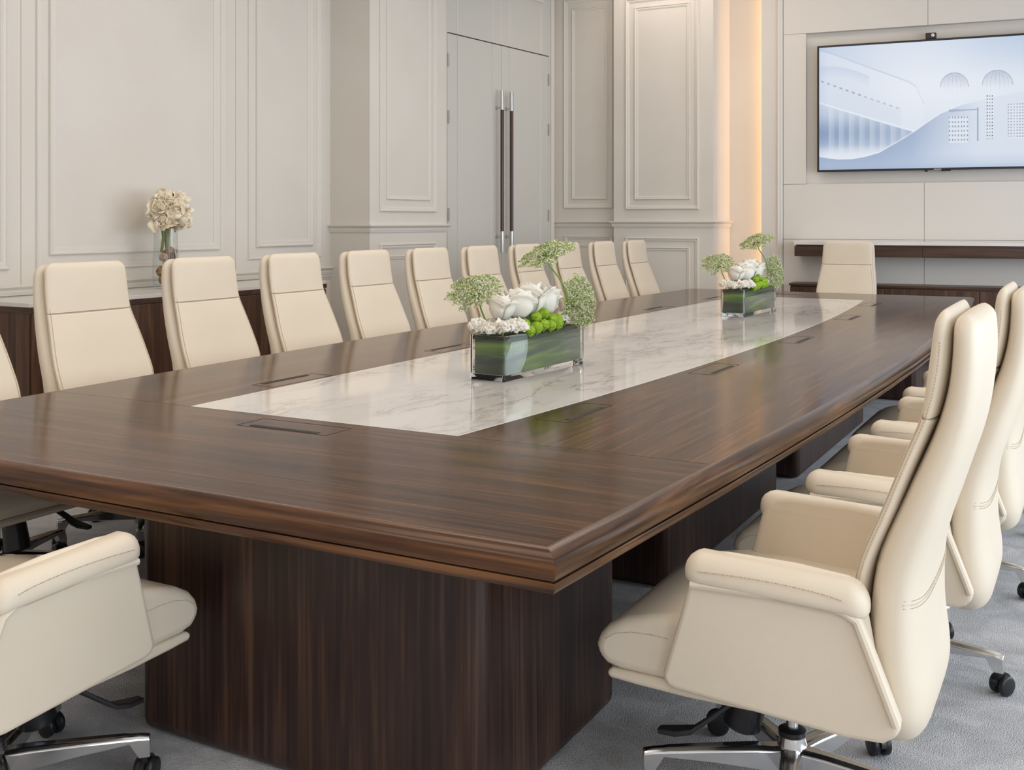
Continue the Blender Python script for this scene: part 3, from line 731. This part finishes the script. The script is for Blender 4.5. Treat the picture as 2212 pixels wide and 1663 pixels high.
def make_leg(a):
    ca, sa = math.cos(a), math.sin(a)
    def P(r, t, z): return (r * ca - t * sa, HY + r * sa + t * ca, z)
    bm = bmesh.new(); rs = []
    for r, w_, z0, z1 in ((.02, .026, .072, .132), (.09, .024, .080, .133), (.20, .021, .094, .130), (.30, .018, .103, .126), (RB - .035, .016, .104, .124), (RB - .012, .015, .066, .123), (RB + .014, .014, .066, .119)):
        rs.append([P(r, -w_, z0), P(r, w_, z0), P(r, w_, z1 - .008), P(r, w_ * .55, z1), P(r, -w_ * .55, z1), P(r, -w_, z1 - .008)])
    rings(bm, rs); lg = link('base_leg', bm, M['chrome'], CH, bevel=.003, angle=35)
    bm = bmesh.new(); b2 = a + 1.1
    cb, sb_ = math.cos(b2), math.sin(b2); cx, cy = RB * ca + .012 * cb, HY + RB * sa + .012 * sb_
    def W(f, t, z): return (cx + f * cb - t * sb_, cy + f * sb_ + t * cb, z)
    for t0, t1 in ((-.026, -.006), (.006, .026)):
        rs = []
        for t, rr in ((t0, .022), (t0 + .002, .0275), (t0 + .005, .0295), (t1 - .005, .0295), (t1 - .002, .0275), (t1, .022)):
            rs.append([W(rr * math.cos(q), t, .0297 + rr * math.sin(q)) for q in [2 * math.pi * k / 20 for k in range(20)]])
        rings(bm, rs)
    rs = [[W(rr * math.cos(q), t, .031 + rr * math.sin(q)) for q in [math.pi * .1 + math.pi * .9 * k / 12 for k in range(13)]] for t, rr in ((-.007, .034), (.007, .034))]
    rings(bm, rs)
    tube(bm, [(RB * ca, HY + RB * sa, .05), (RB * ca, HY + RB * sa, .07)], .010, 10)
    link('caster', bm, M['black'], lg)
ST0 = R(-98)      # star orientation
for k in range(5): make_leg(ST0 + k * R(72))

chairs = []
def place(x, y, rz, label, first=False):
    o = CH if first else copy_tree(CH)
    o.location = (x, y, 0); o.rotation_euler = (0, 0, rz); o['label'] = label; o['group'] = 'cream leather chairs around the conference table'
    chairs.append(o); return o
# right side (facing -x)
place(-.625, 2.625, R(90), 'cream leather chair nearest the camera on the right, seen from its side', True)
place(-.575, 3.54, R(90), 'second cream leather chair on the right side, its back just past the nearest one')
place(-.555, 4.46, R(90), 'third cream leather chair on the right side, cut by the right edge')
place(-.58, 5.36, R(90), 'fourth right side chair, only a sliver of its headrest showing at the edge')
# left side (facing +x)
LY = [2.70, 3.455, 4.235, 4.99, 5.74, 6.485, 7.215, 7.945, 8.668, 9.394, 10.12]
LBL = ['cream leather chair cut off by the left edge of the photo, wall side of table',
       'first whole cream chair from the left on the wall side, largest of that row',
       'second whole cream chair from the left, in front of the vase on the sideboard',
       'third whole cream chair from the left, before the right end of the sideboard',
       'fourth whole cream chair from the left, before the wall pillar corner',
       'fifth whole cream chair from the left, before the pillar beside the double door',
       'sixth cream chair from the left, before the left door leaf',
       'seventh cream chair from the left, behind the lace flower and the door handles',
       'eighth cream chair from the left, half hidden by the tall lace flower stem',
       'ninth cream chair from the left, before the wall between door and column',
       'tenth cream chair from the left, last of the wall side row, before the column']
for i, (y, lb) in enumerate(zip(LY, LBL)):
    q = 1 - ((y - 6.3) / 4.0) ** 2
    place(-3.74 - .12 * max(0, q), y, R(-90), lb)
place(-2.13, 10.33, R(180), 'cream leather chair at the far head of the table under the television')
place(-2.335, 1.645, 0, 'cream leather chair at the near end of the table, cut by the left edge')

# ------------------------------------------------------------------ flower troughs on the marble
def petal(bm, base, yaw, tilt, h, w_, cup, curl, n=5, mth=.0, mi=0):
    """a cupped petal growing up from base; yaw direction outward"""
    out = Vector((math.cos(yaw), math.sin(yaw), 0)); side = Vector((-math.sin(yaw), math.cos(yaw), 0)); up = Vector((0, 0, 1))
    g_ = []
    for i in range(n + 1):
        t = i / n; ang = tilt * t + curl * max(0, t - .6) ** 1.5
        row = []
        ww = w_ * (math.sin(math.pi * min(1, .18 + t * .72))) ** .8
        if t == 1: ww *= .6
        for j in range(-2, 3):
            s = j / 2
            p = Vector(base) + up * (h * t * math.cos(ang * .5)) + out * (h * t * math.sin(ang) + cup * math.sin(math.pi * min(t * 1.1, 1)) * (1 - s * s * .9))
            p += side * ww * s * .5 * (1.0) + out * (-abs(s) ** 2 * ww * .28)
            row.append(bm.verts.new(p))
        g_.append(row)
    for i in range(n):
        for j in range(4):
            try: bm.faces.new((g_[i][j], g_[i][j + 1], g_[i + 1][j + 1], g_[i + 1][j])).material_index = mi
            except ValueError: pass
def solid(o, th):
    md = o.modifiers.new('thickness', 'SOLIDIFY'); md.thickness = th; md.offset = 0
def sub(o, lv=1):
    md = o.modifiers.new('smooth', 'SUBSURF'); md.levels = lv; md.render_levels = lv
def make_rose(label, cat='flower'):
    t = thing('rose', label, cat)
    bm = bmesh.new(); r2 = random.Random(3)
    k = 0
    for Rk, hk, fl, npet, span in ((.050, .086, .020, 5, 62), (.041, .094, .014, 5, 60), (.031, .098, .009, 4, 64), (.021, .099, .004, 3, 78), (.011, .097, .001, 2, 110)):
        for q in range(npet):
            th0 = 2 * math.pi * q / npet + k * .9 + r2.uniform(-.15, .15); k += 1
            hh = hk * r2.uniform(.94, 1.04); Rq = Rk * r2.uniform(.94, 1.06); ph = r2.uniform(0, 6.28); g_ = []
            for i in range(8):
                tt = i / 7; row = []
                for j in range(9):
                    sgn = (j - 4) / 4; th = th0 + R(span) * sgn
                    rim = 1 - .22 * sgn * sgn - .05 * abs(sgn) ** 5
                    z = hh * tt * rim
                    rr_ = Rq * (.30 + .70 * math.sin(min(tt * 1.15, 1) * math.pi / 2) ** .8) - .008 * max(0, tt - .55) / .45 * (Rk > .02)
                    fk = max(0, tt - .72) / .28
                    rr_ += fl * fk ** 1.5 + .0028 * fk * math.sin(7 * sgn + ph) + .0035 * abs(sgn) ** 3
                    z -= fl * .35 * fk ** 2 - .002 * fk * math.sin(9 * sgn + ph * 2)
                    row.append(bm.verts.new((rr_ * math.cos(th), rr_ * math.sin(th), z)))
                g_.append(row)
            for i in range(7):
                for j in range(8): bm.faces.new((g_[i][j], g_[i][j + 1], g_[i + 1][j + 1], g_[i + 1][j]))
    o = link('bloom', bm, M['rose'], t, angle=180); solid(o, .0011)
    bm = bmesh.new(); tube(bm, [(0, 0, .006), (0, 0, -.075)], [.008, .004], 8); link('stem', bm, M['stem'], t)
    return t
def ruffle(bm, c, rad, n, r2, size=.016, flat=.6):
    for k in range(n):
        a = r2.uniform(0, 2 * math.pi); e = math.acos(r2.uniform(-.25, 1))
        d = Vector((math.sin(e) * math.cos(a), math.sin(e) * math.sin(a), math.cos(e)))
        p = Vector(c) + Vector((d.x * rad, d.y * rad, d.z * rad * flat))
        u = d.orthogonal().normalized(); v = d.cross(u); th = r2.uniform(0, 6.28)
        u, v = u * math.cos(th) + v * math.sin(th), v * math.cos(th) - u * math.sin(th)
        tl = r2.uniform(.2, 1.1); u = (u * math.cos(tl) + d * math.sin(tl)).normalized()
        m_ = 9; vs = []
        c0 = bm.verts.new(p - d * size * .3)
        for q in range(m_):
            b_ = 2 * math.pi * q / m_; rr = size * r2.uniform(.7, 1.15)
            vs.append(bm.verts.new(p + (u * math.cos(b_) + v * math.sin(b_)) * rr + d * r2.uniform(-.1, .45) * size))
        for q in range(m_): bm.faces.new((c0, vs[q], vs[(q + 1) % m_]))
def make_carnation(label):
    t = thing('carnation', label, 'flower'); bm = bmesh.new(); r2 = random.Random(11)
    ruffle(bm, (0, 0, 0), .022, 26, r2, .015, .7); ruffle(bm, (0, 0, -.004), .030, 40, r2, .012, .55)
    o = link('bloom', bm, M['carn'], t, angle=180); solid(o, .0008)
    bm = bmesh.new(); tube(bm, [(0, 0, .004), (0, 0, -.026)], [.007, .003], 8); link('stem', bm, M['stem'], t)
    return t
def make_pompon(label):
    t = thing('pompon_flower', label, 'flower'); bm = bmesh.new(); r2 = random.Random(5)
    bmesh.ops.create_icosphere(bm, subdivisions=4, radius=.0195)
    for v in bm.verts:
        d = v.co.normalized(); k = math.sin(d.x * 31 + 1) * math.sin(d.y * 29) * math.sin(d.z * 33 + 2)
        v.co = d * (.0195 + .0022 * k + r2.uniform(0, .0016)); v.co.z *= .92
    link('bloom', bm, M['pom'], t, angle=180)
    bm = bmesh.new(); tube(bm, [(0, 0, -.012), (0, 0, -.024)], .003, 8); link('stem', bm, M['stem'], t)
    return t
def make_lace(label, stem, c, rx, ry, axis, drop, seed, dens=60, shape=0.0):
    """flat umbel: c centre of the head, axis its facing normal, rx/ry radii"""
    t = thing('lace_flower', label, 'flower'); r2 = random.Random(seed)
    c = Vector(c); ax = Vector(axis).normalized(); u = ax.orthogonal().normalized()
    u = (Vector((0, 1, 0)) - ax * ax.y).normalized() if abs(ax.y) < .95 else Vector((1, 0, 0)); v = ax.cross(u)
    root = Vector(stem[-1])
    bs = bmesh.new(); bf = bmesh.new()
    tube(bs, stem, [.0046 - .0014 * i / (len(stem) - 1) for i in range(len(stem))], 8)
    for k in range(dens):
        rr = math.sqrt((k + .5) / dens); a = k * 2.39996
        tip = c + u * (rx * rr * math.cos(a)) + v * (ry * rr * math.sin(a)) - ax * (drop * rr * rr) + ax * r2.uniform(-.008, .008)
        mid = root.lerp(tip, .55) - ax * .012 * rr
        tube(bs, [root, mid, tip - ax * .006], [.0016, .0011, .0008], 5)
        for q in range(44):
            s2 = r2.uniform(0, 1) ** .5 * .021; b_ = r2.uniform(0, 6.28)
            p = tip + u * (s2 * math.cos(b_)) + v * (s2 * math.sin(b_)) + ax * (.004 - s2 * s2 * 14 + r2.uniform(-.004, .004))
            if q % 4 == 0: tube(bs, [tip - ax * .006, p - ax * .001], .0006, 3)
            e = r2.uniform(.0026, .0046); mi_ = 0 if r2.random() < .45 else 1
            d1, d2, d3 = (Vector((r2.gauss(0, 1), r2.gauss(0, 1), r2.gauss(0, 1))).normalized() for _ in range(3))
            vs = [bf.verts.new(p + dd * e) for dd in (d1, d2, d3, -d1, -d2, -d3)]
            for f in ((0, 1, 2), (0, 2, 4), (0, 4, 5), (0, 5, 1), (3, 1, 2), (3, 2, 4), (3, 4, 5), (3, 5, 1)):
                try: bf.faces.new([vs[i] for i in f]).material_index = mi_
                except ValueError: pass
    link('stem', bs, M['stem'], t)
    fl = link('florets', bf, [M['floret'], M['floret2']], t, smooth=False); fl['label'] = 'tiny cream and green florets'; fl['kind'] = 'stuff'
    return t
proto = {}
def trough(ox, oy, which, rz):
    """which: 'near' or 'far'"""
    G = ' in the %s glass flower trough' % ('nearer' if which == 'near' else 'farther')
    E0 = (ox, oy, Z + .0005)
    def put(kind, mk, label, p, rzz=0, s=1.0, tilt=(0, 0)):
        key = kind
        if key not in proto: o = proto[key] = mk(label)
        else: o = copy_tree(proto[key]); o['label'] = label
        cr, sr = math.cos(rz), math.sin(rz)
        o.location = (ox + p[0] * cr - p[1] * sr, oy + p[0] * sr + p[1] * cr, Z + .0005 + p[2] + .03)
        o.rotation_euler = (tilt[0], tilt[1], rz + rzz); o.scale = (s, s, s)
        o['group'] = kind.split('#')[0] + 's' + G
        return o
    vs = thing('flower_trough', 'long rectangular glass flower trough lined with green leaves, %s on the marble' % ('nearer one, centre' if which == 'near' else 'smaller looking farther one'), 'vase', E0, rz, 'glass flower troughs on the table')
    bm = bmesh.new(); hx, hy, H_, wl = .086, .345, .185, .008
    def rr(hx, hy, z, r=.012):
        o_ = []
        for sx, sy, a0 in ((1, 1, 0), (-1, 1, 90), (-1, -1, 180), (1, -1, 270)):
            for k in range(5):
                a = R(a0 + k * 22.5); o_.append((sx * (hx - r) + r * math.cos(a), sy * (hy - r) + r * math.sin(a), z))
        return o_
    rings(bm, [rr(hx - .002, hy - .002, 0), rr(hx, hy, .003), rr(hx, hy, H_ - .002), rr(hx - .002, hy - .002, H_), rr(hx - wl, hy - wl, H_ - .001, .008), rr(hx - wl, hy - wl, .026, .008)])
    link('glass_wall', bm, M['vase_glass'], vs, angle=35)
    bm = bmesh.new(); rings(bm, [rr(hx - wl - .003, hy - wl - .016, .028, .010), rr(hx - wl - .002, hy - wl - .014, .045, .012), rr(hx - wl - .002, hy - wl - .014, .170, .012)])
    lf = link('leaf_lining', bm, M['leafband'], vs, angle=35); lf['label'] = 'dark green leaves lining the glass'
    bm = bmesh.new(); box(bm, -hx + .011, hx - .011, -hy + .012, hy - .03, .166, .180); link('foam', bm, M['moss'], vs, smooth=False)
    for k, (p, s, lab) in enumerate([((-.035, -.185, .200), 1.15, 'leftmost of the white roses'), ((.000, -.105, .205), 1.3, 'second white rose from the left'), ((.005, .0, .215), 1.4, 'tall middle white rose'), ((.0, .135, .205), 1.3, 'rightmost of the white roses')]):
        put('white rose', make_rose, lab + G, p, k * 1.3, s, (R(-8 + 5 * k), R(6)))
    put('white rose', make_rose, 'white rose behind the middle ones' + G, (-.055, .07, .205), 2.2, 1.25, (0, R(-6)))
    for k, (p, s, lab) in enumerate([((-.055, -.32, .19), 1.2, 'leftmost small white carnation'), ((-.005, -.325, .182), 1.2, 'second small white carnation from the left'), ((.045, -.295, .185), 1.3, 'third small white carnation from the left'), ((.066, -.215, .185), 1.3, 'small white carnation next to the green pompons')]):
        put('white carnation', make_carnation, lab + G, p, k * 2.1, s)
    put('white carnation', make_carnation, 'lone small white carnation under the drooping lace flower' + G, (.03, .245, .185), .7, 1.1)
    for k, (p, lab) in enumerate([((.052, -.155, .20), 'upper green pompon at the left end'), ((.065, -.140, .172), 'lower green pompon at the left end'), ((.070, -.085, .182), 'second green pompon of the lower row'), ((.050, -.055, .222), 'second green pompon of the upper row'), ((.070, -.028, .190), 'third green pompon of the lower row'),
                              ((.042, .02, .232), 'topmost green pompon'), ((.060, .062, .208), 'green pompon right of the topmost'), ((.070, .03, .182), 'fourth green pompon of the lower row'), ((.070, .095, .185), 'rightmost lower green pompon'), ((.055, .118, .205), 'rightmost upper green pompon')]):
        put('green pompon', make_pompon, lab + G, (p[0] + .014, p[1], p[2] - .012), k, 1.22 + .12 * ((k * 7) % 3) / 2)
    sm = [(-.06, -.19, .12), (-.10, -.20, .2), (-.122, -.20, .245), (-.14, -.20, .300)]
    put('lace flower#a', lambda lb: make_lace(lb, sm, (-.160, -.20, .352), .125, .110, (.16, -.46, .86), .040, 21), 'broad lace flower leaning left above the carnations' + G, (0, 0, 0))
    st = [(.04, .23, .12), (.055, .235, .23), (.055, .228, .31), (.042, .185, .367), (.022, .14, .42), (.010, .120, .455)]
    put('lace flower#b', lambda lb: make_lace(lb, st, (.008, .118, .508), .140, .120, (-.12, -.33, .93), .045, 22), 'tallest lace flower on a curved stem' + G, (0, 0, 0))
    sr_ = [(.03, .24, .12), (.045, .25, .21), (.06, .262, .25)]
    put('lace flower#c', lambda lb: make_lace(lb, sr_, (.112, .285, .262), .085, .115, (.80, -.36, .12), .035, 23), 'drooping lace flower over the right end' + G, (0, 0, 0))
trough(-2.172, 4.15, 'near', R(-3))
trough(-2.18, 7.52, 'far', R(-3))

# ------------------------------------------------------------------ tall vase with bouquet on the sideboard
VX, VY, VZ = -5.60, 5.34, .9402
vs = thing('tall_vase', 'tall clear glass vase filled with brown pods, on the marble sideboard top', 'vase', (VX, VY, VZ))
bm = bmesh.new()
prof = [(.076, 0), (.086, .006), (.088, .05), (.090, .12), (.088, .2), (.082, .27), (.078, .33), (.080, .40), (.076, .40), (.074, .33), (.078, .27), (.084, .2), (.086, .12), (.083, .03), (.01, .022)]
lathe(bm, prof, 40); link('glass_body', bm, M['glass'], vs, angle=60)
def pod(name, p, r, m, seed, sq=1.0):
    bm = bmesh.new(); r2 = random.Random(seed); bmesh.ops.create_icosphere(bm, subdivisions=3, radius=r)
    for v in bm.verts:
        d = v.co.normalized(); v.co = d * r * (1 + .12 * math.sin(d.x * 9 + seed) * math.sin(d.y * 8) + r2.uniform(-.05, .05)); v.co.z *= sq; v.co += Vector(p)
    return link(name, bm, m, vs)
for k, (p, r, mm_) in enumerate([((.02, -.035, .062), .036, 'pod'), ((-.02, .03, .06), .037, 'podpale'), ((.025, .035, .10), .03, 'pod'), ((-.005, -.035, .118), .036, 'pod'), ((.035, -.02, .165), .03, 'podpale'), ((-.01, .03, .16), .036, 'podpale'), ((.02, -.04, .215), .03, 'podpale'), ((.0, .02, .235), .036, 'pod'), ((.03, .01, .262), .026, 'pod')]):
    o = pod('dried_pod', p, r, M[mm_], k + 1)
bm = bmesh.new(); rings(bm, [[((.070 + .004 * math.sin(5 * a + z * 60)) * math.cos(a), (.070 + .004 * math.sin(5 * a + z * 60)) * math.sin(a), z) for a in [R(15 + 110 * k / 14) for k in range(15)]] for z in [.10 + .17 * j / 12 for j in range(13)]], closed=False, cap=False)
o = link('silver_mesh', bm, M['silver'], vs, angle=80); solid(o, .004)
bq = thing('hydrangea_bouquet', 'round bunch of cream ruffled flowers standing in the tall vase on the sideboard', 'flowers', (VX, VY, VZ))
for k in range(3):
    bm = bmesh.new(); a = k * 2.1
    tube(bm, [(.03 * math.cos(a), .03 * math.sin(a), .25), (.02 * math.cos(a + .4), .02 * math.sin(a + .4), .35), (.035 * math.cos(a), .035 * math.sin(a), .50)], .010, 8); link('stem', bm, M['stem2'], bq)
r2 = random.Random(4)
for k, p in enumerate([(0, 0, .605), (.03, -.105, .53), (.02, .105, .52), (.09, -.02, .53), (-.07, .02, .54), (.06, .05, .59), (.04, -.06, .595), (.05, .085, .455), (.05, -.085, .455), (.08, .01, .46)]):
    bm = bmesh.new()
    for q in range(30):
        a = r2.uniform(0, 6.28); e = math.acos(r2.uniform(-.5, 1)); d = Vector((math.sin(e) * math.cos(a), math.sin(e) * math.sin(a), math.cos(e)))
        rv = Vector((r2.gauss(0, 1), r2.gauss(0, 1), r2.gauss(0, 1))).normalized()
        nn = (d * .75 + rv * .8).normalized(); u = nn.orthogonal().normalized(); v = nn.cross(u)
        sz = r2.uniform(.028, .046); c0 = Vector(p) + d * r2.uniform(.035, .062); ph = r2.uniform(0, 6.28)
        g_ = [[bm.verts.new(c0 - nn * sz * .35)] * 14]
        for rr_ in (.4, .75, 1.0):
            g_.append([bm.verts.new(c0 + (u * math.cos(b_) + v * math.sin(b_)) * sz * rr_ * (1 + .14 * math.sin(3 * b_ + ph)) + nn * sz * (.5 * rr_ * rr_ - .35 + .20 * rr_ * math.sin(4 * b_ + ph) * rr_)) for b_ in [2 * math.pi * k2 / 14 for k2 in range(14)]])
        for i in range(3):
            for j in range(14):
                j2 = (j + 1) % 14
                if i == 0: bm.faces.new((g_[0][0], g_[1][j], g_[1][j2]))
                else: bm.faces.new((g_[i][j], g_[i + 1][j], g_[i + 1][j2], g_[i][j2]))
    o = link('flower_head', bm, M['bouquet'], bq, angle=180); solid(o, .0012)
